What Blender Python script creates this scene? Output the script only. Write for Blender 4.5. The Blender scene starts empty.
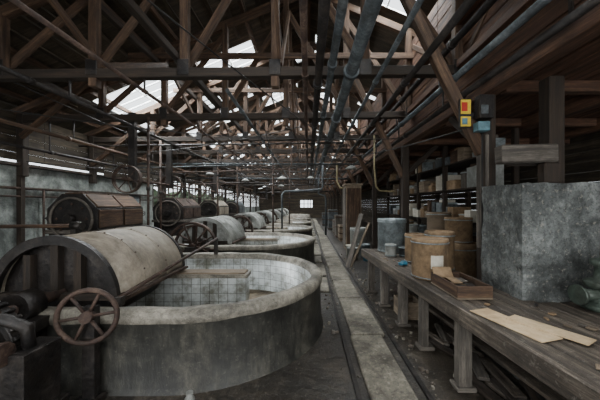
import bpy, bmesh, math, random
from mathutils import Vector, Matrix
random.seed(7)
R=random.random
def U(a,b): return a+(b-a)*random.random()
def hx(h):
    h=h.lstrip('#'); o=[]
    for i in (0,2,4):
        c=int(h[i:i+2],16)/255
        o.append(c/12.92 if c<=0.04045 else ((c+0.055)/1.055)**2.4)
    return (o[0],o[1],o[2],1)
# ---------------------------------------------------------------- materials
def mat(name, cols, scale=3, stretch=(1,1,1), uv=False, rough=0.85, metal=0, bump=0.3, fine=7, contrast=(0.34,0.66), bdist=0.02, grime=0.45, speck=0.0, gcol='#2a2219'):
    m=bpy.data.materials.new(name); m.use_nodes=True
    nt=m.node_tree; N=nt.nodes; L=nt.links
    b=N['Principled BSDF']
    tc=N.new('ShaderNodeTexCoord'); mp=N.new('ShaderNodeMapping'); mp.inputs['Scale'].default_value=stretch
    L.new(tc.outputs['UV' if uv else 'Object'],mp.inputs['Vector'])
    def noise(sc,det,ro,vec=None,dist=0):
        n=N.new('ShaderNodeTexNoise'); n.inputs['Scale'].default_value=sc; n.inputs['Detail'].default_value=det; n.inputs['Roughness'].default_value=ro; n.inputs['Distortion'].default_value=dist
        L.new(vec or mp.outputs[0],n.inputs['Vector']); return n
    n1=noise(scale,6,.65); n2=noise(scale*fine,5,.7)
    mx=N.new('ShaderNodeMix'); mx.data_type='FLOAT'; mx.inputs[0].default_value=0.38
    L.new(n1.outputs['Fac'],mx.inputs[2]); L.new(n2.outputs['Fac'],mx.inputs[3])
    r=N.new('ShaderNodeValToRGB'); e=r.color_ramp.elements
    n=len(cols)
    while len(e)<n: e.new(0.5)
    for i,c in enumerate(cols):
        e[i].position=contrast[0]+(contrast[1]-contrast[0])*i/(n-1); e[i].color=hx(c)
    L.new(mx.outputs[0],r.inputs[0]); col=r.outputs[0]
    def mul(col,fac_src,lo,hi,amt,c):
        rg=N.new('ShaderNodeMapRange'); rg.inputs['From Min'].default_value=lo; rg.inputs['From Max'].default_value=hi
        rg.inputs['To Max'].default_value=amt
        L.new(fac_src,rg.inputs['Value'])
        k=N.new('ShaderNodeMix'); k.data_type='RGBA'; k.blend_type='MIX'
        L.new(rg.outputs[0],k.inputs[0]); L.new(col,k.inputs[6]); k.inputs[7].default_value=hx(c); return k.outputs[2]
    if grime:
        g=noise(scale*.9,8,.75,tc.outputs['Object'],.6); col=mul(col,g.outputs['Fac'],.46,.62,grime,gcol)
    if speck:
        g=noise(38,3,.8,tc.outputs['Object']); col=mul(col,g.outputs['Fac'],.52,.62,speck,'#1a1815')
        g=noise(24,3,.8,tc.outputs['Object'],.3); col=mul(col,g.outputs['Fac'],.58,.68,speck*.7,'#b5ae9f')
    L.new(col,b.inputs['Base Color'])
    rr=N.new('ShaderNodeMapRange'); rr.inputs['To Min'].default_value=max(0,rough-0.2); rr.inputs['To Max'].default_value=min(1,rough+0.15)
    L.new(n2.outputs['Fac'],rr.inputs['Value']); L.new(rr.outputs[0],b.inputs['Roughness'])
    b.inputs['Metallic'].default_value=metal
    if bump:
        bp=N.new('ShaderNodeBump'); bp.inputs['Strength'].default_value=bump; bp.inputs['Distance'].default_value=bdist
        L.new(mx.outputs[0],bp.inputs['Height']); L.new(bp.outputs[0],b.inputs['Normal'])
    return m
WS=(0.7,9,9)
M={}
M['truss']=mat('truss_timber',['#1c1510','#483425','#755c46'],2.0,WS,True,bump=0.5)
M['darkwood']=mat('dark_timber',['#110e0b','#292018','#46372b'],2.0,WS,True,bump=0.5)
M['roof']=mat('roof_boards',['#191612','#3d352a','#6a5d4b'],1.2,(0.5,5,5),True,bump=0.5)
M['mezz']=mat('mezzanine_boards',['#221810','#54392a','#84634a'],1.6,WS,True,bump=0.6)
M['bench']=mat('bench_planks',['#1b1815','#4d443b','#8a7d6e'],1.6,(0.8,10,10),True,bump=0.8,rough=0.65,grime=.6,speck=.25)
M['palewood']=mat('pale_wood',['#4b4135','#7b6c5a','#a08f79'],2,WS,True,bump=0.4)
M['post']=mat('weathered_post',['#25211e','#544e47','#847b70'],2,WS,True,bump=0.6)
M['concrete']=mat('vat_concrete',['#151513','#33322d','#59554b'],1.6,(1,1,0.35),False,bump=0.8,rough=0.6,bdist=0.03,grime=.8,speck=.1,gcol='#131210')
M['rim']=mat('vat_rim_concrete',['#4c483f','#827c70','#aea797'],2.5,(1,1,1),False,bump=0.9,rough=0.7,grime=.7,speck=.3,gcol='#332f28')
M['pier']=mat('pier_concrete',['#2a2c2b','#5a5d5b','#8d908d'],2.4,(1,1,0.8),False,bump=1,bdist=0.05,grime=.75,speck=.5,gcol='#222422')
M['plaster']=mat('wall_plaster',['#454a48','#8b908b','#bcc0b8'],0.9,(1,1,0.8),False,bump=0.9,bdist=0.05,grime=.8,speck=.25,gcol='#2f332f')
M['floor']=mat('floor_concrete',['#131110','#2d2924','#5b5247'],1.1,(1,1,1),False,bump=1,rough=0.48,fine=9,bdist=0.05,grime=.65,speck=.25)
M['slab']=mat('walkway_slab',['#38342b','#706a5d','#9f9888'],2.2,(1,1,1),False,bump=1,rough=0.75,bdist=0.03,grime=.7,speck=.4)
M['pulp']=mat('vat_floor_residue',['#4d4335','#7c6e5a','#a59881'],2.2,(1,1,1),False,bump=0.8,speck=.3)
M['hood']=mat('hood_canvas_metal',['#645b50','#958a7a','#b6ac9c'],1.6,(1,1,1),False,bump=0.3,rough=0.6,grime=.5,speck=.12,gcol='#453d33')
M['hood2']=mat('hood_painted',['#656762','#8f918c','#b4b6af'],2.0,(1,1,1),False,bump=0.2,rough=0.6,grime=.6,gcol='#4a463f')
M['bar']=mat('glazing_bar',['#8a8d8c','#a9acaa','#c2c5c3'],2.0,(1,1,1),False,bump=0,grime=.2)
M['iron']=mat('dark_iron',['#0f0e0e','#282524','#49423d'],5,(1,1,1),False,rough=0.5,metal=0.4,bump=0.5)
M['rust']=mat('rusty_iron',['#1b1412','#42322a','#6b584b'],6,(1,1,1),False,rough=0.75,metal=0.25,bump=0.5)
M['pipe']=mat('grey_pipe',['#2c3032','#4e5457','#797f81'],4,(1,1,1),False,rough=0.5,metal=0.4,bump=0.2)
M['galv']=mat('galvanised',['#5c6567','#8a9395','#b2babb'],4,(1,1,1),False,rough=0.45,metal=0.4,bump=0.15)
M['card']=mat('cardboard',['#5c4a38','#866e52','#a38a6c'],3,(1,1,1),False,bump=0.1)
M['cardpale']=mat('cardboard_sheet',['#a08766','#c2a884','#d6c09e'],3,(1,1,1),False,bump=0.1,grime=.15)
M['paper']=mat('paper',['#a9a293','#c5bfb0','#d8d3c6'],3,(1,1,1),False,bump=0.1,grime=.2)
M['black']=mat('black_rubber',['#0b0b0b','#161616','#242322'],3,(1,1,1),False,rough=0.6)
M['blue']=mat('blue_plastic',['#1f4d60','#2f7088','#4f8ea5'],3,(1,1,1),False,rough=0.4,bump=0.1,grime=.3)
M['red']=mat('red_paint',['#7a1c14','#a52a1e','#b8402f'],3,(1,1,1),False,rough=0.45,bump=0.1,grime=.1)
M['yellow']=mat('yellow_paint',['#a88a1c','#cfae2c','#dcc04b'],3,(1,1,1),False,rough=0.5,bump=0.1,grime=.1)
M['teal']=mat('teal_paint',['#3c5a62','#557a84','#6d929c'],3,(1,1,1),False,rough=0.5,bump=0.1)
M['green']=mat('machine_green',['#2e3630','#4c574e','#6b756b'],4,(1,1,1),False,rough=0.5,metal=0.2)
M['yellowpipe']=mat('yellow_pipe',['#5f5638','#7d7150','#948a69'],4,(1,1,1),False,rough=0.5)
M['foliage']=mat('foliage',['#1d2818','#46563a','#76866a'],3,(1,1,1),False,bump=0.5)
def tilemat():
    m=bpy.data.materials.new('white_vat_tiles'); m.use_nodes=True; nt=m.node_tree; N=nt.nodes; L=nt.links
    b=N['Principled BSDF']; tc=N.new('ShaderNodeTexCoord'); br=N.new('ShaderNodeTexBrick')
    br.offset=0; br.inputs['Scale'].default_value=1; br.inputs['Brick Width'].default_value=0.125; br.inputs['Row Height'].default_value=0.125
    br.inputs['Mortar Size'].default_value=0.004; br.inputs['Color1'].default_value=hx('#c6cac9'); br.inputs['Color2'].default_value=hx('#b3b8b7'); br.inputs['Mortar'].default_value=hx('#6d6f67')
    L.new(tc.outputs['UV'],br.inputs['Vector'])
    n=N.new('ShaderNodeTexNoise'); n.inputs['Scale'].default_value=3.5; n.inputs['Detail'].default_value=9; n.inputs['Roughness'].default_value=.7
    L.new(tc.outputs['Object'],n.inputs['Vector'])
    r=N.new('ShaderNodeValToRGB'); r.color_ramp.elements[0].position=0.38; r.color_ramp.elements[0].color=hx('#7d755f'); r.color_ramp.elements[1].position=0.56; r.color_ramp.elements[1].color=(1,1,1,1)
    L.new(n.outputs['Fac'],r.inputs[0])
    mx=N.new('ShaderNodeMix'); mx.data_type='RGBA'; mx.blend_type='MULTIPLY'; mx.inputs[0].default_value=0.85
    L.new(br.outputs['Color'],mx.inputs[6]); L.new(r.outputs[0],mx.inputs[7]); L.new(mx.outputs[2],b.inputs['Base Color'])
    b.inputs['Roughness'].default_value=0.3
    bp=N.new('ShaderNodeBump'); bp.inputs['Strength'].default_value=0.3; bp.inputs['Distance'].default_value=0.004; bp.invert=True
    L.new(br.outputs['Fac'],bp.inputs['Height']); L.new(bp.outputs[0],b.inputs['Normal'])
    return m
M['tile']=tilemat()
# ---------------------------------------------------------------- builder
class B:
    def __init__(s,name): s.name=name; s.bm=bmesh.new(); s.uv=s.bm.loops.layers.uv.new('UVMap'); s.m=[]
    def mi(s,k):
        if k not in s.m: s.m.append(k)
        return s.m.index(k)
    def face(s,vs,k,uvs=None,smooth=False):
        try: f=s.bm.faces.new(vs)
        except ValueError: return None
        f.material_index=s.mi(k); f.smooth=smooth
        if uvs:
            for l,u in zip(f.loops,uvs): l[s.uv].uv=u
        return f
    def hexa(s,Mx,size,k):
        sx,sy,sz=[v/2 for v in size]
        co=[(x,y,z) for x in(-sx,sx) for y in(-sy,sy) for z in(-sz,sz)]
        vs=[s.bm.verts.new(Mx@Vector(c)) for c in co]
        ax=max(range(3),key=lambda i:size[i]); off=(U(0,60),U(0,60))
        o=[i for i in range(3) if i!=ax]
        for q in ((0,1,3,2),(4,6,7,5),(0,4,5,1),(2,3,7,6),(0,2,6,4),(1,5,7,3)):
            uv=[]
            cs=[co[i] for i in q]
            var=[max(c[j] for c in cs)-min(c[j] for c in cs) for j in range(3)]
            fl=min(range(3),key=lambda j:var[j])
            for c in cs:
                if fl==ax: uv.append((off[0]+c[o[0]],off[1]+c[o[1]]))
                else:
                    other=[j for j in o if j!=fl][0]
                    uv.append((off[0]+c[ax],off[1]+c[other]+(0.37 if fl==o[0] else 0)))
            s.face([vs[i] for i in q],k,uv)
    def box(s,c,size,k,rz=0,rx=0,ry=0):
        Mx=Matrix.Translation(c)@Matrix.Rotation(rz,4,'Z')@Matrix.Rotation(ry,4,'Y')@Matrix.Rotation(rx,4,'X')
        s.hexa(Mx,size,k)
    def bb(s,x0,x1,y0,y1,z0,z1,k): s.box(((x0+x1)/2,(y0+y1)/2,(z0+z1)/2),(abs(x1-x0),abs(y1-y0),abs(z1-z0)),k)
    def beam(s,p1,p2,w,h,k):
        p1=Vector(p1);p2=Vector(p2);d=p2-p1;l=d.length
        x=d.normalized(); up=Vector((0,0,1)) if abs(x.z)<0.95 else Vector((0,1,0))
        y=up.cross(x).normalized(); z=x.cross(y)
        Mx=Matrix((x,y,z)).transposed().to_4x4(); Mx.translation=(p1+p2)/2
        s.hexa(Mx,(l,w,h),k)
    def tube(s,pts,r,k,seg=10,closed=False,caps=True,radii=None):
        pts=[Vector(p) for p in pts]; n=len(pts); rings=[]; us=[]
        prev=None; acc=0; off=U(0,50)
        for i,p in enumerate(pts):
            if closed: t=(pts[(i+1)%n]-pts[i-1]).normalized()
            else: t=(pts[min(i+1,n-1)]-pts[max(i-1,0)]).normalized()
            if prev is None:
                up=Vector((0,0,1)) if abs(t.z)<0.9 else Vector((1,0,0))
                a=t.cross(up).normalized()
            else:
                a=(prev-t*prev.dot(t)).normalized()
            prev=a; b=t.cross(a)
            rr=radii[i] if radii else r
            rings.append([s.bm.verts.new(p+a*math.cos(2*math.pi*j/seg)*rr+b*math.sin(2*math.pi*j/seg)*rr) for j in range(seg)])
            if i: acc+=(p-pts[i-1]).length
            us.append(acc+off)
        rng=range(n) if closed else range(n-1)
        for i in rng:
            i2=(i+1)%n
            for j in range(seg):
                j2=(j+1)%seg
                u1=us[i]; u2=us[i2] if i2>i else us[i]+0.1
                s.face([rings[i][j],rings[i][j2],rings[i2][j2],rings[i2][j]],k,[(u1,j*r*.6),(u1,(j+1)*r*.6),(u2,(j+1)*r*.6),(u2,j*r*.6)],True)
        if caps and not closed:
            s.face(rings[0][::-1],k); s.face(rings[-1],k)
    def cyl(s,p1,p2,r,k,seg=20,r2=None):
        s.tube([p1,p2],r,k,seg,radii=[r,r if r2 is None else r2])
    def ring(s,c,axis,rad,r,k,seg=36,ts=8):
        ax=Vector(axis).normalized(); up=Vector((0,0,1)) if abs(ax.z)<0.9 else Vector((1,0,0))
        a=ax.cross(up).normalized(); b=ax.cross(a); c=Vector(c)
        s.tube([c+a*math.cos(2*math.pi*i/seg)*rad+b*math.sin(2*math.pi*i/seg)*rad for i in range(seg)],r,k,ts,closed=True)
    def wheel(s,c,axis,rad,r,k,spokes=6,hub=0.05,sr=None,ph=0.2,depth=0.06):
        ax=Vector(axis).normalized(); up=Vector((0,0,1)) if abs(ax.z)<0.9 else Vector((1,0,0))
        a=ax.cross(up).normalized(); b=ax.cross(a); c=Vector(c)
        s.ring(c,axis,rad,r,k)
        s.cyl(c-ax*depth,c+ax*depth,hub,k,14)
        for i in range(spokes):
            t=ph+2*math.pi*i/spokes; d=a*math.cos(t)+b*math.sin(t)
            s.tube([c+d*hub*.8,c+d*rad],sr or r*.7,k,6)
    def rimband(s,c,axis,rad,width,th,k,seg=40):
        ax=Vector(axis).normalized(); up=Vector((0,0,1)) if abs(ax.z)<0.9 else Vector((1,0,0))
        a=ax.cross(up).normalized(); b=ax.cross(a); c=Vector(c)
        pr=[(rad,-width/2),(rad,width/2),(rad-th,width/2),(rad-th,-width/2)]
        rg=[[s.bm.verts.new(c+(a*math.cos(t)+b*math.sin(t))*q[0]+ax*q[1]) for q in pr] for t in [2*math.pi*i/seg for i in range(seg)]]
        for i in range(seg):
            i2=(i+1)%seg
            for j in range(4):
                s.face([rg[i][j],rg[i][(j+1)%4],rg[i2][(j+1)%4],rg[i2][j]],k)
    def lathe(s,c,prof,k,seg=28):
        rg=[[s.bm.verts.new((c[0]+max(r,0.0005)*math.cos(2*math.pi*j/seg),c[1]+max(r,0.0005)*math.sin(2*math.pi*j/seg),c[2]+z)) for j in range(seg)] for r,z in prof]
        for i in range(len(prof)-1):
            for j in range(seg):
                j2=(j+1)%seg
                s.face([rg[i][j],rg[i][j2],rg[i+1][j2],rg[i+1][j]],k,smooth=abs(prof[i][1]-prof[i+1][1])>abs(prof[i][0]-prof[i+1][0])*0.5)
        s.face(rg[0][::-1],k); s.face(rg[-1],k)
    def extr(s,poly,vec,k,smooth=False,caps=True,sk=None):
        v=Vector(vec); a=[s.bm.verts.new(p) for p in poly]; b=[s.bm.verts.new(Vector(p)+v) for p in poly]
        n=len(poly)
        for i in range(n):
            j=(i+1)%n
            s.face([a[i],a[j],b[j],b[i]],sk or k,[(0,i*.2),(0,(i+1)*.2),(v.length,(i+1)*.2),(v.length,i*.2)],smooth)
        if caps: s.face(a[::-1],k); s.face(b,k)
    def done(s,bevel=0,parent=None):
        bmesh.ops.recalc_face_normals(s.bm,faces=s.bm.faces)
        me=bpy.data.meshes.new(s.name); s.bm.to_mesh(me); s.bm.free()
        for k in s.m: me.materials.append(M[k])
        o=bpy.data.objects.new(s.name,me); bpy.context.collection.objects.link(o)
        if bevel:
            md=o.modifiers.new('bevel','BEVEL'); md.width=bevel; md.segments=1; md.limit_method='ANGLE'; md.angle_limit=math.radians(50)
        if parent: o.parent=parent
        return o
YF=34.0
# ---------------------------------------------------------------- floor
b=B('floor'); b.bb(-6.2,6.2,-3,YF,-0.1,0,'floor'); b.done()
b=B('walkway_slabs')
y=0.8
while y<30:
    l=U(0.9,1.5); b.box((0.71+U(-.015,.015),y+l/2,0.02),(0.40+U(-.03,.02),l-0.03,0.05+U(0,.015)),'slab',rz=U(-.012,.012)); y+=l
y=4.9
while y<28:
    l=U(0.6,1.4); b.box((0.3+U(-.02,.02),y+l/2,0.015),(0.22,l-0.05,0.04),'slab',rz=U(-.03,.03)); y+=l+U(0,.3)
b.done(0.012)
b=B('floor_drain_rail')
for x in (0.42,1.0): b.bb(x-.02,x+.02,0.8,30,0,0.03,'iron')
b.done()
# ---------------------------------------------------------------- roof
RZ,SL=6.2,0.42
def rz(x): return RZ-SL*abs(x)
sky=[]  # side,x0,x1,y0,y1, lit
sky+=[(-1,1.35,2.8,6.7,7.9,1),(-1,3.4,5.2,6.5,7.8,1)]
sky+=[(1,1.1,2.1,4.6,5.5,1),(-1,1.5,2.6,1.0,2.0,1),(1,0.6,2.3,0.6,1.6,1),(1,3.4,5.0,1.0,2.2,1)]
for i,y0 in enumerate((9.9,12.6,15.8,19.0,22.2,25.4,28.6)):
    sky+=[(-1,0.4,1.7,y0,y0+1.0,1),(-1,2.6,4.6,y0,y0+1.0,1),(1,0.5,1.4,y0+.3,y0+1.3,1),(1,1.9,3.4,y0-.6,y0+.5,1)]
for q in ((-1,.15,.4,8.2,8.7),(-1,5.1,5.4,9.9,10.5),(-1,4.7,5.0,11.2,11.9),(-1,1.9,2.3,11.3,11.6),(1,.2,.35,7.3,8.4),(1,1.4,1.7,7.2,7.7),(-1,3.2,3.35,13.9,15.2),(-1,.9,1.3,14.2,14.6),(1,.6,1.1,14.5,15),(-1,5.4,5.9,14,15),(-1,3.2,3.4,8.3,9.3)): sky.append(q+(0,))
R2=random.Random(31)
for _ in range(90):
    sd=R2.choice((-1,-1,1)); y0=R2.uniform(8.1,24); x0=R2.uniform(.2,5.4); 
    w,l=R2.choice(((.35,.25),(.8,.2),(.2,.9),(.5,.4),(.9,.3)))
    q=(sd,x0,x0+w,y0,y0+l)
    if any(p[0]==sd and p[1]<q[2]+.08 and q[1]<p[2]+.08 and p[3]<q[4]+.08 and q[3]<p[4]+.08 for p in sky): continue
    sky.append(q+(0,))
b=B('ceiling')
for sd in (-1,1):
    S=[q for q in sky if q[0]==sd]
    ys=sorted({-3.0,YF}|{q[3] for q in S}|{q[4] for q in S})
    for j in range(len(ys)-1):
        cy=(ys[j]+ys[j+1])/2
        act=sorted([(q[1],q[2]) for q in S if q[3]<cy<q[4]])
        x=0.0
        for a in act+[(6.5,6.5)]:
            if a[0]>x+1e-4: b.beam((sd*x,cy,rz(x)+.12),(sd*a[0],cy,rz(a[0])+.12),ys[j+1]-ys[j],0.04,'roof')
            x=max(x,a[1])
for sd in (-1,1):
    for k in range(21):
        x=0.15+k*0.3
        b.beam((sd*x,-3,rz(x)+.075),(sd*x,6.45 if sd<0 else 4.5,rz(x)+.075),0.1,0.03,'roof')
b.done()
fr=B('window_100')
for i,(sd,x0,x1,y0,y1,lit) in enumerate(sky):
    w=B('window_%d'%(i+1)) if lit else fr
    n=max(1,int((y1-y0)/0.3))
    for j in range(n+1):
        yy=y0+(y1-y0)*j/n; w.beam((sd*x0,yy,rz(x0)+.11),(sd*x1,yy,rz(x1)+.11),0.022,0.03,'bar')
    if not lit: continue
    for j in range(3):
        xx=x0+(x1-x0)*j/2; w.beam((sd*xx,y0,rz(xx)+.10),(sd*xx,y1,rz(xx)+.10),0.03,0.04,'bar')
    w.done()
    ld=bpy.data.lights.new('skylight_daylight','AREA'); ld.shape='RECTANGLE'
    ld.size=(x1-x0)*1.08; ld.size_y=(y1-y0); near=y0<8
    ld.energy=(x1-x0)*(y1-y0)*(170 if near else 125); ld.color=(0.93,0.98,1.0)
    lo=bpy.data.objects.new('skylight_daylight',ld); bpy.context.collection.objects.link(lo)
    cx=(x0+x1)/2; lo.location=(sd*cx,(y0+y1)/2,rz(cx)+.2)
    lo.rotation_euler=(0,math.atan(SL)*sd,0)
fr.done()
b=B('roof_purlins')
for sd in (-1,1):
    for x in (0.7,1.35,2.75,3.3,4.9,5.8):
        b.beam((sd*x,-2.9,rz(x)),(sd*x,YF-.1,rz(x)),0.07,0.09,'truss')
b.beam((0,-2.9,RZ-.02),(0,YF-.1,RZ-.02),0.12,0.16,'truss')
b.done()
# ---------------------------------------------------------------- trusses
TZ=3.5
ty=[-1.75,0.1,1.95,3.8,5.65,7.5,9.35,11.2,13.05,14.9,17.0,19.5,22,25,28,31]
for i,y in enumerate(ty):
    b=B('roof_truss')
    b.beam((-6.05,y,TZ-.10),(6.0,y,TZ+.02),0.12,0.13,'darkwood')
    for sd in (-1,1):
        b.beam((sd*6.3,y,rz(6.3)-.1),(0,y,RZ-.12),0.1,0.14,'truss')
    xs=[-4.3,-3.0,-1.73,-.46,.8,2.1,3.6,4.8]
    for x in xs:
        b.beam((x,y,TZ-.25 if x in(-3.0,-.46) else TZ),(x,y,rz(x)-.1),0.11,0.11,'truss')
    dz=[((-4.3,TZ+.1),(-3.0,rz(3.0)-.2)),((-3.0,TZ+.1),(-1.73,rz(1.73)-.2)),((-1.73,TZ+.1),(-.46,rz(.46)-.25)),((.8,rz(.8)-.3),(2.1,TZ+.1)),((2.1,rz(2.1)-.2),(3.6,TZ+.1)),((.8,TZ+.1),(-.46,rz(.46)-.25))]
    for p,q in dz: b.beam((p[0],y+.09,p[1]),(q[0],y+.09,q[1]),0.05,0.11,'truss')
    zc=4.65+U(-.1,.1)
    b.beam((-3.7,y-.09,zc),(3.7,y-.09,zc),0.05,0.12,'truss')
    if i%2==0:
        b.beam((-5.9,y-.1,3.0),(-4.3,y-.1,4.3),0.06,0.11,'truss')
        b.beam((-5.9,y+.12,TZ+.1),(-1.8,y+.12,5.1),0.04,0.09,'truss')
    else:
        b.beam((-5.9,y-.1,2.7),(-4.8,y-.1,TZ+.1),0.08,0.1,'truss')
    for x in xs[:6]:
        b.bb(x-.08,x+.08,y-.075,y-.062,TZ-.1,TZ+.12,'iron')
    if i<len(ty)-1:
        y2=ty[i+1]
        for x in (-3.0,-.46,2.1):
            if (i%2): b.beam((x+.07,y+.08,TZ+.1),(x+.07,y2-.08,rz(x)-.45),0.05,0.09,'truss')
            else: b.beam((x+.07,y+.08,rz(x)-.45),(x+.07,y2-.08,TZ+.12),0.05,0.09,'truss')
    b.done(0.008)
b=B('longitudinal_ties')
for x,z in ((-4.3,3.62),(-1.73,3.66),(.8,3.66),(-3.0,4.55),(-.46,4.9)):
    b.beam((x-.1,-2.9,z),(x-.1,YF-.1,z),0.08,0.1,'darkwood')
b.done(0.008)
# ---------------------------------------------------------------- left wall
b=B('wall_left')
b.bb(-6.25,-6.05,-3,10.5,0,2.45,'plaster')
b.bb(-6.25,-6.05,10.5,YF,0,1.35,'plaster')
y=-3
while y<YF:
    l=1.85
    for k in range(7):
        z0=(2.47 if y<3.5 or 7<y<10.4 else 2.54) if y<10.4 else 2.75
        z0+=k*0.165
        if z0>3.5: break
        b.box((-6.12+.01*(k%2),y+l/2,z0+.08),(0.03,l-.01,0.16),'roof')
    y+=l
b.done()
b=B('left_wall_posts')
for y in ty: b.bb(-6.04,-5.9,y-.07,y+.07,2.2 if y<10.5 else 0,3.5,'darkwood')
b.bb(-6.05,-5.93,-2.9,10.4,2.4,2.47,'darkwood')
b.done(0.01)
b=B('wall_pipework')
for z,r in ((1.95,.03),(1.78,.02)): b.cyl((-5.98,-2,z),(-5.98,10.3,z),r,'rust',10)
for y in (6.1,7.0,8.2,9.6):
    b.cyl((-5.97,y,0),(-5.97,y,1.95),.022,'rust',8); b.cyl((-5.97,y,1.3),(-5.85,y,1.3),.02,'iron',8); b.ring((-5.84,y,1.3),(1,0,0),.07,.01,'iron',16,6)
b.bb(-6.05,-5.93,6.45,6.7,1.35,1.7,'iron'); b.bb(-6.05,-5.95,5.6,5.68,0,2.4,'darkwood'); b.done()
b=B('electrical_cabinet'); b.bb(-6.04,-5.65,8.5,9.05,0,1.9,'pipe'); b.bb(-5.65,-5.63,8.53,8.77,.1,1.8,'galv'); b.bb(-5.65,-5.63,8.79,9.02,.1,1.8,'galv'); b.bb(-6.04,-5.6,8.47,9.08,1.9,1.94,'iron')
for y in (8.75,8.81): b.bb(-5.63,-5.61,y-.01,y+.01,.9,1.05,'iron')
b.done(.006)
b=B('window_60')
y=10.6
while y<YF-.2:
    b.bb(-6.12,-6.07,y-.03,y+.03,1.35,2.8,'post'); y+=0.4
for z in (1.38,1.9,2.35,2.72): b.bb(-6.12,-6.07,10.5,YF,z-.03,z+.03,'post')
b.done()
b=B('hedge_bush')
bmesh.ops.create_icosphere(b.bm,subdivisions=5,radius=1)
for v in b.bm.verts:
    n=v.co.normalized(); v.co=Vector((-8.6+n.x*0.9,21+n.y*14,1.0+n.z*1.2+.35*math.sin(n.y*23)))+Vector((U(-.2,.2),U(-.15,.15),U(-.2,.2)))
b.mi('foliage'); b.done()
b=B('ground_outside'); b.bb(-20,-6.25,-10,50,-.2,-.1,'floor'); b.done()
b=B('wall_back')
b.bb(-6.2,-1.0,YF,YF+.15,0,3.5,'roof'); b.bb(.6,6.2,YF,YF+.15,0,3.5,'roof'); b.bb(-1.0,.6,YF,YF+.15,2.2,3.5,'roof'); b.bb(-1,.6,YF,YF+.15,0,1.3,'roof')
b.extr([(-6.2,YF,3.5),(6.2,YF,3.5),(.1,YF,6.2),(-.1,YF,6.2)],(0,.15,0),'roof')
for x in (-1.0,-.5,0,.3,.6): b.bb(x-.05,x+.05,YF-.04,YF,1.3,2.2,'post')
b.bb(-1,.6,YF-.04,YF,1.7,1.78,'post')
b.done()
b=B('wall_right')
k=0; z=0
while z<3.5:
    b.bb(5.5,5.54+.01*(k%2),-3,YF,z,z+.2,'roof'); z+=.205; k+=1
b.done()
b=B('mezzanine_loft')
k=0; z=3.02
while z<4.9:
    y=-2.9
    while y<30:
        l=3.7
        b.bb(2.16,2.19+.012*(k%2),y,y+l-.01,z,z+.19,'mezz'); y+=l
    z+=.2; k+=1
x=2.2
while x<5.4:
    b.bb(x,x+.21,-2.9,30,2.99,3.02,'mezz'); x+=.22
b.bb(2.0,2.16,-2.9,30,2.86,3.06,'mezz')
b.bb(3.4,3.55,-2.9,30,2.8,2.98,'mezz')
b.bb(4.6,4.75,-2.9,30,2.8,2.98,'mezz')
y=-2.2
while y<30:
    b.bb(2.2,5.45,y-.05,y+.05,2.86,2.985,'mezz'); y+=1.31
b.bb(2.05,2.14,-2.9,30,3.5,3.6,'mezz'); b.bb(2.05,2.14,-2.9,30,4.1,4.2,'mezz')
b.done(0.006)
py=[0.5,3.14,5.76,8.4,11.0,13.6,16.2,18.8,21.4,24,26.6]
for i,y in enumerate(py):
    b=B('timber_post')
    b.bb(2.0,2.14,y-.07,y+.07,0,2.86,'darkwood')
    b.beam((2.02,y,2.2),(1.0,y,4.3),0.09,0.12,'truss')
    b.beam((2.07,y+.08,2.3),(2.07,y+.75,2.86),0.08,0.1,'darkwood')
    if i!=1: b.beam((2.14,y,2.3),(2.75,y,2.86),0.08,0.1,'darkwood')
    if i==1:
        b.bb(1.985,2.0,y-.05,y+.05,1.1,2.3,'post'); b.bb(2.01,2.05,y-.09,y-.07,.75,2.4,'post')
    b.done(0.01)
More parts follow.
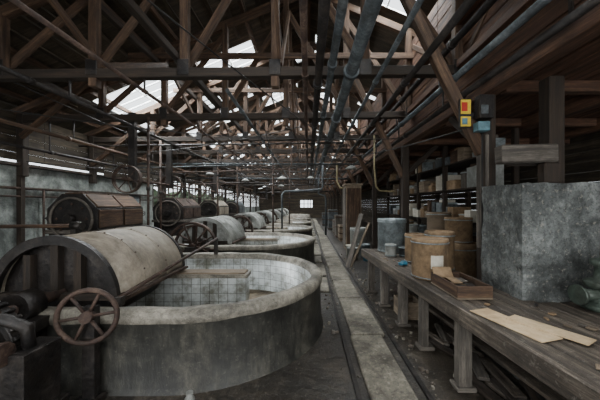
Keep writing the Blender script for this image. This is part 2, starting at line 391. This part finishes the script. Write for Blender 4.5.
# ---------------------------------------------------------------- vats
def vat(k,yc):
    xr,xl=-1.25,-2.6
    b=B('pulp_vat')
    def ring(r,z):
        o=[]; n=28
        for i in range(n+1):
            t=-math.pi/2+math.pi*i/n; o.append((xr+r*math.cos(t),yc+r*math.sin(t),z))
        for i in range(1,6): o.append((xr+(xl-xr)*i/6,yc+r,z))
        for i in range(n+1):
            t=math.pi/2+math.pi*i/n; o.append((xl+r*math.cos(t),yc+r*math.sin(t),z))
        for i in range(1,6): o.append((xl+(xr-xl)*i/6,yc-r,z))
        return o
    base=ring(1.35,0); n=len(base); u=[0]
    for i in range(n): u.append(u[-1]+(Vector(base[(i+1)%n])-Vector(base[i])).length)
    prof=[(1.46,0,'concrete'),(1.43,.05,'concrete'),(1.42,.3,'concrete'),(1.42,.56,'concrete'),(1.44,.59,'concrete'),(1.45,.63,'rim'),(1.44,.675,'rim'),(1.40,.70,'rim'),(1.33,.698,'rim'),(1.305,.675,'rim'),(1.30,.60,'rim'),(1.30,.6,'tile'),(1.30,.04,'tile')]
    rg=[]
    for q in prof:
        row=[]
        for p in ring(q[0],q[1]):
            a=.007 if q[2]=='rim' and q[1]>.61 else (.006 if 0<q[1]<.6 and q[2]=='concrete' else 0)
            row.append(b.bm.verts.new(Vector(p)+Vector((U(-a,a),U(-a,a),U(-a,a)))))
        rg.append(row)
    for v1,v2 in zip(rg[10],rg[11]): v2.co=v1.co
    for a in range(len(prof)-1):
        for i in range(n):
            j=(i+1)%n
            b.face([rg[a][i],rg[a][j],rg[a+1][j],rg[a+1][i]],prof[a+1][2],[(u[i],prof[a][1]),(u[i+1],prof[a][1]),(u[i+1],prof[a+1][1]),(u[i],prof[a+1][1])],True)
    b.face(rg[-1],'pulp')
    x0,x1,y0,y1=-3.1,-.85,yc-.02,yc+.2
    zt=.6
    for (p,q) in (((x0,y0),(x1,y0)),((x1,y0),(x1,y1)),((x1,y1),(x0,y1)),((x0,y1),(x0,y0))):
        L=math.hypot(q[0]-p[0],q[1]-p[1])
        vs=[b.bm.verts.new(c) for c in ((p[0],p[1],.04),(q[0],q[1],.04),(q[0],q[1],zt),(p[0],p[1],zt))]
        b.face(vs,'tile',[(0,0),(L,0),(L,zt),(0,zt)])
    b.bb(x0,x1+.02,y0-.02,y1+.02,zt,zt+.05,'rim')
    b.bb(-1.8,x1-.02,y0,y1,zt+.05,zt+.07,'palewood')
    b.done()
def hood(yc,m,k,rad=.6):
    b=B('beater_roll_hood'); cx=-2.38; y0,y1=yc-1.2,yc+.16; zc=.7
    n=28
    def arch(r,y): return [(cx+r*math.cos(math.pi*i/n),y,zc+r*math.sin(math.pi*i/n)) for i in range(n+1)]
    oa=arch(rad,y0)+arch(rad-.03,y0)[::-1]
    b.extr(oa,(0,y1-y0,0),m,smooth=True)
    b.extr(arch(rad-.03,y1-.05),(0,.03,0),m)
    b.extr(arch(rad-.03,y0+.1),(0,.03,0),'iron' if k==0 else m)
    b.extr(arch(rad+.015,y0-.02)+arch(rad-.07,y0-.02)[::-1],(0,.05,0),'iron' if k==0 else m)
    b.extr(arch(rad+.012,y1-.04)+arch(rad-.02,y1-.04)[::-1],(0,.05,0),'iron' if k==0 else m)
    for yy in (y0+.45,y0+.9): b.extr(arch(rad+.006,yy)+arch(rad-.01,yy)[::-1],(0,.035,0),m)
    for i in range(3,n-2,3):
        t=math.pi*i/n
        for yy in (y0+.46,y0+.91):
            b.cyl((cx+rad*math.cos(t),yy,zc+rad*math.sin(t)),(cx+(rad+.014)*math.cos(t),yy,zc+(rad+.014)*math.sin(t)),.01,'rust',6)
    for dx in (-.28,-.02,.2): b.bb(cx+dx-.035,cx+dx+.035,y0+.03,y0+.1,zc,zc+math.sqrt((rad-.07)**2-(abs(dx)+.035)**2),'darkwood')
    b.bb(cx-rad,cx+rad,y0+.02,y0+.1,zc,zc+.06,'darkwood')
    b.bb(cx-rad-.05,cx-rad+.01,y0,y1,zc,zc+.06,'iron'); b.bb(cx+rad-.01,cx+rad+.06,y0,y1,zc,zc+.03,'rust')
    b.cyl((cx,y0+.16,zc+.05),(cx,y1-.08,zc+.05),.42,'iron',24)
    b.cyl((cx,y0-.42,zc+.05),(cx,y0+.2,zc+.05),.045,'rust',12)
    b.bb(cx-.16,cx+.16,y0-.33,y0-.2,0,zc-.08,'iron'); b.cyl((cx,y0-.34,zc+.05),(cx,y0-.18,zc+.05),.13,'iron',16)
    b.bb(cx-.2,cx+.2,y0-.36,y0-.17,zc-.12,zc-.03,'iron')
    b.done()
for k in range(7):
    yc=3.72+3.72*k
    vat(k,yc); hood(yc,'hood' if k==0 else 'hood2',k)
for k in range(1,7):
    yc=3.72+3.72*k
    b=B('beater_flywheel'); y0=yc-1.2-.55
    cx=-2.38; zc=.75
    b.cyl((cx,y0-.2,zc),(cx,y0+.1,zc),.04,'rust',12)
    for yy,rr in ((y0-.14,.5),(y0+.04,.44)):
        b.rimband((cx,yy,zc),(0,1,0),rr,.1,.025,'rust')
        b.wheel((cx,yy,zc),(0,1,0),rr-.03,.018,'rust',6,.07,.02,ph=U(0,1))
    b.bb(cx-.1,cx+.1,y0-.27,y0-.2,0,zc,'iron')
    b.done()
b=B('beater_drive_gear'); cx=-2.38
b.cyl((cx,1.9,.75),(cx,2.09,.75),.05,'rust',12)
b.bb(cx-.5,cx-.38,1.7,2.08,0,.85,'iron'); b.bb(cx-.62,cx+.55,1.72,2.08,0,.16,'iron')
b.rimband((cx-.1,1.98,.5),(0,1,0),.4,.12,.05,'iron'); b.wheel((cx-.1,1.98,.5),(0,1,0),.36,.03,'iron',5,.08,.03)
for i in range(36):
    t=2*math.pi*i/36; b.box((cx-.1+.41*math.cos(t),1.98,.5+.41*math.sin(t)),(.03,.12,.03),'iron',ry=-t)
b.bb(cx+.33,cx+.5,1.78,2.06,.16,.6,'iron')
b.tube([(cx+.42,1.9,.6),(cx+.42,1.88,.75),(cx+.3,1.84,.82),(cx-.1,1.82,.82),(cx-.5,1.8,.9)],.04,'iron',10)
b.tube([(cx+.1,1.75,.16),(cx+.1,1.74,.5),(cx+.2,1.74,.62),(cx+.38,1.76,.62)],.045,'iron',10)
b.cyl((cx+.36,1.76,.62),(cx+.40,1.76,.62),.08,'rust',12); b.cyl((cx+.2,1.83,.82),(cx+.24,1.83,.82),.07,'rust',12)
for i in range(6): b.cyl((cx-.3+i*.13,1.74,.16),(cx-.3+i*.13,1.74,.24),.03,'rust',8)
b.done(0.006)
b=B('handwheel'); c=(-1.74,2.13,.72)
b.wheel(c,(.25,-1,.05),.205,.02,'rust',6,.045,.013,ph=.1,depth=.04)
b.cyl((-1.745,2.15,.72),(-1.76,2.22,.715),.022,'rust',10)
b.bb(-1.81,-1.71,2.16,2.22,0,.78,'iron'); b.bb(-1.85,-1.67,2.12,2.24,0,.05,'iron')
b.done()
b=B('control_rod'); b.cyl((-1.71,2.45,.76),(-1.69,5.02,.98),.02,'rust',10)
b.bb(-1.73,-1.67,4.96,5.02,.69,.97,'iron'); b.bb(-1.74,-1.68,2.42,2.48,.69,.77,'iron'); b.done()
b=B('glass_jar'); b.lathe((-.93,2.12,0),[(.035,0),(.04,.01),(.04,.08),(.025,.1),(.028,.13)],'hood2',16); b.done()
# ---------------------------------------------------------------- panelled hood left
def panelhood(yc,wood):
    b=B('panelled_beater_hood'); cx,z,r=-4.72,1.32,.52; y0,y1=yc,yc+1.5
    pts=[]
    for a in (-22.5,22.5,67.5,112.5,157.5,202.5): pts.append((cx+r*1.05*math.cos(math.radians(a)),z+r*1.05*math.sin(math.radians(a))))
    poly=[(p[0],y0,p[1]) for p in pts]
    b.extr(poly,(0,y1-y0,0),'iron')
    for i in range(5):
        p,q=Vector((pts[i][0],0,pts[i][1])),Vector((pts[i+1][0],0,pts[i+1][1]))
        mid=(p+q)/2; n=(mid-Vector((cx,0,z))).normalized(); ang=math.atan2(n.x,n.z)
        for (ya,yb) in ((y0+.04,y0+.72),(y0+.78,y1-.04)):
            b.box((mid.x+n.x*.012,(ya+yb)/2,mid.z+n.z*.012),((q-p).length-.06,yb-ya,.03),wood,ry=ang)
    b.ring((cx,y0-.02,z),(0,1,0),.42,.025,'post',30,8); b.cyl((cx,y0-.12,z),(cx,y0,z),.09,'iron',14)
    for i in range(8):
        t=i*math.pi/4; b.cyl((cx+.3*math.cos(t),y0-.03,z+.3*math.sin(t)),(cx+.3*math.cos(t),y0,z+.3*math.sin(t)),.025,'rust',8)
    b.bb(cx-.5,cx+.5,y0+.03,y1-.03,0,z-.15,'iron')
    b.bb(cx-.55,cx+.55,y0,y1,1.02,1.1,'post')
    b.done(0.006)
for y,w in ((5.4,'truss'),(9.1,'rust'),(12.8,'hood'),(16.5,'pipe')): panelhood(y,w)
b=B('cross_shaft'); b.cyl((-6.04,4.95,1.2),(-4.2,4.95,1.22),.035,'truss',12)
b.cyl((-4.32,4.95,1.22),(-4.14,4.95,1.22),.075,'iron',14); b.bb(-4.3,-4.2,4.88,5.02,0,1.16,'iron'); b.bb(-4.4,-4.1,4.82,5.08,0,.06,'iron'); b.done()
b=B('line_shaft')
b.cyl((-3.85,5.6,2.15),(-3.85,26,2.15),.03,'rust',10)
for y in (5.75,7.6,9.4,11.3,14.8,18.5,22):
    b.rimband((-3.85,y,2.15),(0,1,0),.3,.1,.02,'rust'); b.wheel((-3.85,y,2.15),(0,1,0),.28,.014,'rust',6,.05)
for y in (7.5,11.2,14.9,19.5,25):
    b.bb(-3.92,-3.78,y-.05,y+.05,2.08,3.45,'iron')
b.bb(-3.92,-3.78,5.88,5.98,2.1,3.62,'iron')
b.done()
# ---------------------------------------------------------------- pipes
def pipe(name,x,z,y0,y1,r,k,fl=1.9):
    b=B(name)
    b.cyl((x,y0,z),(x,y1,z),r,k,16)
    y=y0+U(.3,1)
    while y<y1:
        b.cyl((x,y,z),(x,y+.07,z),r*1.35,k,16); y+=fl
    for y in ty[2:12]:
        if y0<y<y1: b.bb(x-.008,x+.008,y-.015,y+.015,z,max(z+.02,TZ),'iron')
    b.done()
pipe('overhead_pipe',.56,3.33,-1,24,.075,'pipe')
pipe('overhead_pipe',.30,3.34,-1,22,.045,'pipe')
pipe('overhead_pipe',.14,3.31,-1,26,.05,'iron')
pipe('overhead_pipe',-.04,3.33,-1,20,.035,'rust')
pipe('overhead_pipe',.95,3.33,-1,24,.03,'pipe')
pipe('overhead_pipe',1.35,3.30,-1,24,.04,'iron')
pipe('overhead_pipe',1.85,3.2,-1,26,.04,'pipe')
pipe('overhead_pipe',1.9,2.95,-1,26,.035,'iron')
pipe('overhead_pipe',1.93,3.75,-1,26,.045,'iron')
pipe('overhead_pipe',-2.3,3.2,-1,24,.025,'rust')
pipe('overhead_pipe',-3.35,3.1,-1,24,.03,'iron')
pipe('overhead_pipe',-4.9,2.95,-1,24,.035,'truss')
pipe('overhead_pipe',-5.4,2.7,-1,24,.03,'iron')
pipe('overhead_pipe',-1.2,3.3,4,24,.03,'pipe')
b=B('drop_pipe')
b.tube([(1.2,11.2,3.4),(1.2,11.2,2.6),(1.3,11.0,2.3),(1.9,11.0,2.25)],.035,'yellowpipe')
b.tube([(1.62,6.6,3.3),(1.62,6.6,2.5),(1.66,6.6,2.05),(1.75,6.6,1.95),(2.05,6.6,1.93),(2.12,6.6,1.93)],.02,'yellowpipe')
b.tube([(.56,10.4,3.3),(.56,10.4,2.3),(.52,10.4,2.2),(-.2,10.4,2.15),(-.9,10.4,2.12),(-1.0,10.4,2.0),(-1.0,10.4,.69)],.04,'pipe')
b.tube([(.56,14.4,3.3),(.56,14.4,2.2),(.9,14.4,2.1),(.95,14.4,1.9),(.95,14.4,0)],.05,'pipe')
b.tube([(-.46,7.5,3.3),(-.46,7.5,2.7),(-.6,7.5,2.6),(-1.9,7.5,2.55),(-3.8,7.5,2.5)],.02,'rust')
for x,y,r,zb in ((-3.3,5.58,.025,0),(-4.05,7.42,.03,0),(-3.1,9.28,.03,0),(-1.2,9.28,.03,.05),(-3.4,13.0,.04,0),(-.9,13.0,.03,0)):
    b.cyl((x,y,zb),(x,y,3.42),r,'rust',10); b.cyl((x,y,1.9),(x,y,1.98),r*1.5,'iron',10); b.cyl((x,y,2.6),(x,y,2.66),r*1.5,'iron',10)
b.done()
b=B('cross_pipes')
for y,z,x0,x1,r in ((9.2,3.0,-5.85,2,.03),(13,2.9,-5.85,2,.035),(6.9,3.1,-5.85,.9,.02),(16.8,2.8,-5.85,2,.04),(11.4,2.55,-5.85,-1,.03),(20,2.5,-5.85,2,.05),(8.1,2.7,-5.85,-2,.02),(10.2,2.35,-5.85,-2.6,.02)):
    b.cyl((x0,y,z),(x1,y,z+U(-.05,.15)),r,random.choice(['rust','pipe','iron']),10)
    for x in (x0+1.2,(x0+x1)/2,x1-.6): b.bb(x-.006,x+.006,y-.01,y+.01,z,TZ,'iron')
b.done()
b=B('electric_cables')
cb=[((-5.85,3.8,3.2),(1.95,5.7,3.0),.25),((-5.85,7.4,3.0),(.5,5.65,3.4),.2),((-4.3,3.9,3.4),(-3,11,3.4),.3),((1.95,3.0,2.5),(.5,9.4,3.4),.2),((-5.85,5.6,2.5),(-.5,13,3.4),.3),((-1.7,1.9,3.5),(1.9,8,2.8),.15)]
for i in range(16):
    ya=random.choice(ty[4:10]); yb=random.choice(ty[4:11]); cb.append(((U(-5.5,0),ya,3.4),(U(-3,1.9),yb+.3,3.4),U(.15,.5)))
for (a,c,sag) in cb:
    A=Vector(a);C=Vector(c); b.tube([A.lerp(C,t/14)-Vector((0,0,sag*math.sin(math.pi*t/14))) for t in range(15)],.009,'black',6)
b.done()
for (x,y,z) in ((-.9,9.35,2.5),(-2.6,11.2,2.6),(-1.3,13.05,2.5),(-3.4,9.35,2.65),(1.2,7.5,2.6),(-.6,14.9,2.4),(.1,11.2,2.7)):
    b=B('pendant_lamp'); b.cyl((x,y,z+.1),(x,y,3.42),.008,'black',6); b.cyl((x,y,z+.05),(x,y,z+.14),.03,'black',10)
    b.lathe((x,y,z),[(.16,0),(.165,.005),(.12,.05),(.04,.09),(.03,.1)],'hood2',20); b.done()
# ---------------------------------------------------------------- workbench
def fx(y): return 1.28-.073*(y-2.36)
b=B('workbench')
yA,yB=.75,5.3
def plank(o0,o1,ya,yb,z0,z1,k='bench'):
    b.beam(((fx(ya)+(o0+o1)/2),ya,(z0+z1)/2),((fx(yb)+(o0+o1)/2),yb,(z0+z1)/2),abs(o1-o0)-.008,z1-z0,k)
o=0
for i in range(5):
    w=.15; cut=U(2.2,3.9) 
    zz=U(-.004,.004)
    plank(o,o+w,yA,cut-.004,.695+zz,.745+zz); plank(o,o+w,cut+.004,yB,.695,.745); o+=w
while o<1.95:
    plank(o,o+.16,yA,2.38,.695,.745); o+=.16
plank(-.03,.03,yA,yB,.60,.745,'bench')
for y in (1.3,2.36,3.02,3.6,4.3,4.97):
    wgt=.11 if y!=3.02 else .08
    b.bb(fx(y)+.02,fx(y)+.02+wgt,y-.05,y+.05,0,.64,'post'); b.bb(fx(y)+.6,fx(y)+.7,y-.05,y+.05,0,.69,'darkwood')
    b.bb(fx(y)+.03,fx(y)+.7,y-.04,y+.04,.60,.69,'darkwood')
    b.bb(fx(y)-.01,fx(y)+.16,y-.07,y+.07,0,.04,'post')
b.bb(3.0,3.1,.9,1.0,0,.69,'darkwood'); b.bb(3.0,3.1,2.2,2.3,0,.69,'darkwood')
plank(.45,.6,1.1,5.1,.16,.2,'bench')
b.done(0.008)
b=B('concrete_pier')
b.bb(1.92,3.5,2.42,2.98,0,1.8,'pier')
o=b.done()
md=o.modifiers.new('sub','SUBSURF'); md.subdivision_type='SIMPLE'; md.levels=6; md.render_levels=6
tx=bpy.data.textures.new('pier_rough','CLOUDS'); tx.noise_scale=.2; tx.noise_depth=4
md=o.modifiers.new('disp','DISPLACE'); md.texture=tx; md.strength=.05; md.mid_level=.5; md.texture_coords='GLOBAL'
b=B('stub_post'); b.bb(2.35,2.5,2.62,2.76,1.8,2.86,'darkwood'); b.done(.01)
b=B('squared_timber'); b.box((2.06,2.55,2.08),(.54,.12,.17),'post',rz=.03,ry=-.03)
b.bb(2.2,2.34,2.5,2.6,1.8,2.0,'darkwood'); b.bb(1.93,2.34,2.61,2.66,1.98,2.04,'darkwood'); b.done(.015)
b=B('warning_sign'); b.bb(1.72,1.85,3.06,3.085,2.48,2.80,'black'); b.bb(1.73,1.84,3.05,3.06,2.63,2.79,'yellow'); b.bb(1.735,1.8,3.045,3.05,2.66,2.76,'red'); b.bb(1.73,1.84,3.05,3.06,2.49,2.60,'yellow')
b.bb(1.74,1.80,3.045,3.05,2.51,2.58,'teal')
b.bb(1.85,2.0,3.085,3.1,2.6,2.66,'iron'); b.done()
b=B('switch_box'); b.bb(1.87,2.0,2.96,3.06,2.42,2.52,'teal'); b.bb(1.89,2.05,2.97,3.07,2.56,2.82,'iron'); b.bb(1.9,1.98,2.955,2.97,2.6,2.7,'pipe'); b.tube([(1.95,3.02,2.4),(1.96,3.04,2.0),(1.97,3.05,1.2),(1.97,3.05,.75)],.01,'black',6); b.done(.006)
def drum(name,c,r,h,k,label=False):
    b=B(name)
    b.lathe(c,[(r*.97,0),(r,.01),(r,h*.9),(r*1.03,h*.91),(r*1.03,h*.97),(r,h),(r*.93,h),(r*.92,h*.96),(0,h*.955)],k)
    b.ring((c[0],c[1],c[2]+.02),(0,0,1),r*1.0,.008,'galv',28,6)
    b.ring((c[0],c[1],c[2]+h*.9),(0,0,1),r*1.02,.009,'galv',28,6)
    if label:
        n=6; pts=[]
        for z in (h*.3,h*.62):
            pts.append([b.bm.verts.new((c[0]+(r+.003)*math.cos(t),c[1]+(r+.003)*math.sin(t),c[2]+z)) for t in [math.radians(-110+i*8) for i in range(n)]])
        for i in range(n-1): b.face([pts[0][i],pts[0][i+1],pts[1][i+1],pts[1][i]],'paper')
    b.done()
BT=.75
drum('fibre_drum',(1.44,3.2,BT),.2,.46,'card',True)
drum('fibre_drum',(1.76,3.62,BT),.18,.5,'card')
drum('fibre_drum',(1.62,4.05,BT),.16,.42,'card')
drum('metal_canister',(1.55,5.0,BT),.25,.6,'galv')
drum('paint_can',(1.38,4.5,BT),.09,.2,'hood2'); drum('paint_can',(1.6,4.5,BT),.08,.16,'pipe'); drum('paint_can',(1.75,4.4,BT),.07,.25,'hood2')
b=B('blue_cloth_bag'); bmesh.ops.create_icosphere(b.bm,subdivisions=3,radius=1)
for v in b.bm.verts:
    n=v.co.copy(); f=1+.2*math.sin(5*n.x+3*n.y)+.15*math.sin(9*n.z); v.co=Vector((1.34+n.x*.06*f,3.8+n.y*.05*f,BT+.03+max(n.z,-.9)*.03*f))
b.mi('blue'); [setattr(f,'smooth',True) for f in b.bm.faces]; b.done()
b=B('wooden_crate'); x0,x1,y0,y1=1.34,1.66,2.42,2.95
b.bb(x0,x1,y0,y1,BT,BT+.015,'palewood'); 
for q in ((x0,x1,y0,y0+.015),(x0,x1,y1-.015,y1),(x0,x0+.015,y0+.015,y1-.015),(x1-.015,x1,y0+.015,y1-.015)): b.bb(*q,BT+.015,BT+.12,'truss')
for i in range(9): b.box((U(x0+.09,x1-.09),U(y0+.1,y1-.1),BT+.04+i*.008),(U(.06,.12),U(.1,.18),.01),random.choice(['palewood','post','card','iron']),rz=U(-.3,.3),rx=U(-.1,.1))
b.box((1.44,2.89,BT+.13),(.2,.015,.12),'card',rx=-.6); b.done(.003)
b=B('cardboard_sheets')
b.box((1.45,1.93,BT+.006),(.18,.52,.006),'cardpale',rz=.28); b.box((1.62,1.83,BT+.014),(.13,.44,.006),'cardpale',rz=.5,); b.done()
b=B('bench_debris')
for i in range(110):
    y=U(1.2,5); x=fx(y)+U(.05,.68)
    if 2.3<y<3.05 or (x-1.44)**2+(y-3.2)**2<.06 or (x-1.76)**2+(y-3.62)**2<.05 or (x-1.62)**2+(y-4.05)**2<.05 or y>4.3 or (1.3<x<1.75 and 1.55<y<2.25): continue
    b.box((x,y,BT+.005),(U(.01,.05),U(.01,.06),.01),random.choice(['post','palewood','iron','card']),rz=U(0,3))
b.done()
b=B('old_pump'); c=(2.42,2.2,BT)
b.lathe(c,[(.15,0),(.15,.04),(.09,.06),(.08,.16),(.13,.18),(.13,.22),(.07,.25),(.06,.34),(.09,.36),(.09,.4),(.03,.42),(.03,.48)],'green',20)
b.cyl((2.2,2.2,BT+.12),(2.4,2.2,BT+.12),.045,'green',14); b.cyl((2.19,2.2,BT+.12),(2.215,2.2,BT+.12),.08,'green',14)
b.tube([(2.42,2.2,BT+.3),(2.6,2.15,BT+.32),(2.68,2.12,BT+.2),(2.68,2.12,BT)],.03,'iron'); b.done()
# storage shelves
b=B('storage_shelf')
X0,X1,Y0,Y1=2.75,3.3,4.2,9.5
for y in (4.25,5.5,6.8,8.1,9.4):
    for x in (X0+.04,X1-.04): b.bb(x-.04,x+.04,y-.04,y+.04,0,2.8,'darkwood')
for z in (.7,1.3,1.9,2.4): b.bb(X0,X1,Y0,Y1,z-.03,z,'darkwood')
b.done(.006)
kk=['card','palewood','post','hood2','card','truss','pipe','galv','paper']
b=B('shelf_boxes')
for z in (.7,1.3,1.9,2.4):
    y=4.32
    while y<9.2:
        w=U(.12,.36); h=U(.14,.4) if z<2.3 else U(.1,.28)
        k=random.choice(kk)
        if R()<.3:
            b.cyl((X0+.2,y+w/2,z),(X0+.2,y+w/2,z+h),min(w/2,.16),k,16)
            b.cyl((X0+.2,y+w/2,z+h-.03),(X0+.2,y+w/2,z+h-.01),min(w/2,.16)+.008,'galv',16)
        else:
            b.box((X0+.22+U(-.05,.03),y+w/2,z+h/2),(U(.3,.45),w*.9,h),k,rz=U(-.08,.08))
            if R()<.5: b.box((X0+.2,y+w/2,z+h+.03),(.25,w*.7,.05),random.choice(kk),rz=U(-.2,.2))
        y+=w+U(.01,.06)
b.done(.005)
drum('fibre_drum',(2.45,4.4,0),.26,1.0,'card'); drum('fibre_drum',(2.42,5.0,0),.26,1.05,'card'); drum('fibre_drum',(2.45,4.4,1.0),.2,.4,'card')
drum('fibre_drum',(2.42,5.0,1.05),.2,.42,'palewood')
drum('oil_drum',(2.42,7.2,0),.28,.88,'pipe'); drum('oil_drum',(2.42,7.85,0),.28,.88,'galv')
b=B('work_table'); b.bb(2.25,2.7,5.9,6.85,.9,.95,'bench')
for x in (2.29,2.66):
    for y in (5.95,6.8): b.bb(x-.03,x+.03,y-.03,y+.03,0,.9,'darkwood')
b.done(.005)
drum('paint_can',(2.36,6.05,.95),.1,.22,'hood2'); drum('paint_can',(2.58,6.1,.95),.09,.2,'galv'); drum('paint_can',(2.38,6.36,.95),.1,.3,'card')
b=B('paper_stack')
for i in range(14): b.box((2.5+U(-.02,.02),6.67,.96+i*.015),(.28,.22,.013),'paper',rz=U(-.12,.12))
b.done()
b=B('fire_extinguisher'); b.lathe((1.9,5.62,.0),[(.07,0),(.08,.02),(.08,.4),(.05,.47),(.02,.5),(.02,.54)],'red',18); b.tube([(1.9,5.62,.53),(1.84,5.58,.5),(1.81,5.56,.3)],.012,'black',8); b.done()
b=B('wooden_box_under_bench'); x0,x1,y0,y1=1.3,1.6,3.75,4.1
b.bb(x0,x1,y0,y1,0,.02,'palewood')
for q in ((x0,x1,y0,y0+.02),(x0,x1,y1-.02,y1),(x0,x0+.02,y0+.02,y1-.02),(x1-.02,x1,y0+.02,y1-.02)): b.bb(*q,.02,.24,'palewood')
b.done(.004)
b=B('scrap_timber')
for i in range(16):
    y=U(1.6,3.5); b.box((fx(y)+U(.2,.5),y,.03+i*.002),(U(.05,.1),U(.3,.7),.03),random.choice(['post','bench','darkwood']),rz=U(-.5,.5))
b.done(.004)
b=B('rubble_debris')
for i in range(260):
    y=U(1.8,9); x=random.choice([U(1.03,1.2),U(.2,.48),U(1.2,1.6),U(1.03,1.15)])
    if x>1.2 and (3.7<y<4.2 or y>6.4): continue
    if x<.48 and y>4.9: continue
    s_=U(.008,.035); b.box((x,y,s_*.4),(s_,s_*U(.6,1.6),s_),random.choice(['slab','post','rim','bench']),rz=U(0,3),rx=U(-.3,.3))
b.done(.003)
b=B('leaning_plank'); b.beam((1.0,6.8,0.02),(1.5,7.6,1.35),.12,.03,'post'); b.beam((1.1,6.9,0.02),(1.7,7.5,1.1),.06,.03,'palewood'); b.done()
b=B('storage_cabinet')
b.bb(1.35,1.9,9.6,10.3,0,2.3,'palewood'); b.bb(1.32,1.35,9.6,9.93,.1,2.2,'post'); b.bb(1.32,1.35,9.97,10.3,.1,2.2,'post'); b.bb(1.38,1.87,9.58,9.6,.1,2.2,'truss'); b.bb(1.3,1.95,9.55,10.35,2.3,2.36,'palewood'); b.done(.006)
def bucket(c,r,h,k):
    b=B('bucket'); b.lathe(c,[(r*.8,0),(r*.98,h*.93),(r*1.04,h*.94),(r*1.04,h),(r*.96,h),(r*.78,.03),(0,.03)],k,20)
    b.tube([(c[0]+r*math.cos(t),c[1]-.02,c[2]+h*.96-r*.5*math.sin(t)) for t in [math.pi*i/10 for i in range(11)]],.006,'iron',6); b.done()
bucket((1.3,7.9,0),.17,.36,'hood2'); bucket((1.72,8.3,0),.18,.4,'galv'); bucket((1.35,8.5,0),.16,.34,'paper'); bucket((1.7,7.75,0),.14,.3,'blue')
drum('oil_drum',(1.68,9.0,0),.27,.85,'hood2')
b=B('stacked_crates')
for i,(x,y,w,h) in enumerate(((1.7,12.3,.6,.7),(1.6,13.4,.5,1.1),(1.75,15,.7,.8),(1.6,17.5,.6,1.3),(1.4,21,.6,1.0))):
    b.bb(x-w/2,x+w/2,y-.4,y+.4,0,h,random.choice(['palewood','post','pipe']))
    for z in (.1,h-.1,h/2): b.bb(x-w/2-.015,x+w/2+.015,y-.42,y+.42,z-.03,z+.03,'truss')
b.done(.006)
# ---------------------------------------------------------------- lights / world / camera
def area(name,loc,rot,sx,sy,e,c):
    ld=bpy.data.lights.new(name,'AREA'); ld.shape='RECTANGLE'; ld.size=sx; ld.size_y=sy; ld.energy=e; ld.color=c
    o=bpy.data.objects.new(name,ld); bpy.context.collection.objects.link(o); o.location=loc; o.rotation_euler=rot
area('added_rear_fill',(-.3,-2.9,2.6),(math.radians(92),0,0),9,4,215,(1,.975,.94))  # added fill lamp behind the camera for front faces and upper timber; no doorway
W=bpy.data.worlds.new('overcast_sky'); bpy.context.scene.world=W; W.use_nodes=True
bg=W.node_tree.nodes['Background']; bg.inputs[0].default_value=(.9,.96,1,1); bg.inputs[1].default_value=2.8
cd=bpy.data.cameras.new('camera'); cam=bpy.data.objects.new('camera',cd); bpy.context.collection.objects.link(cam)
cam.location=(0,0,1.6); cam.rotation_euler=(math.radians(90),0,0); cd.sensor_width=36; cd.lens=16.2
cd.shift_x=-8/600; cd.shift_y=5/600; cd.clip_start=.05; cd.clip_end=200
bpy.context.scene.camera=cam
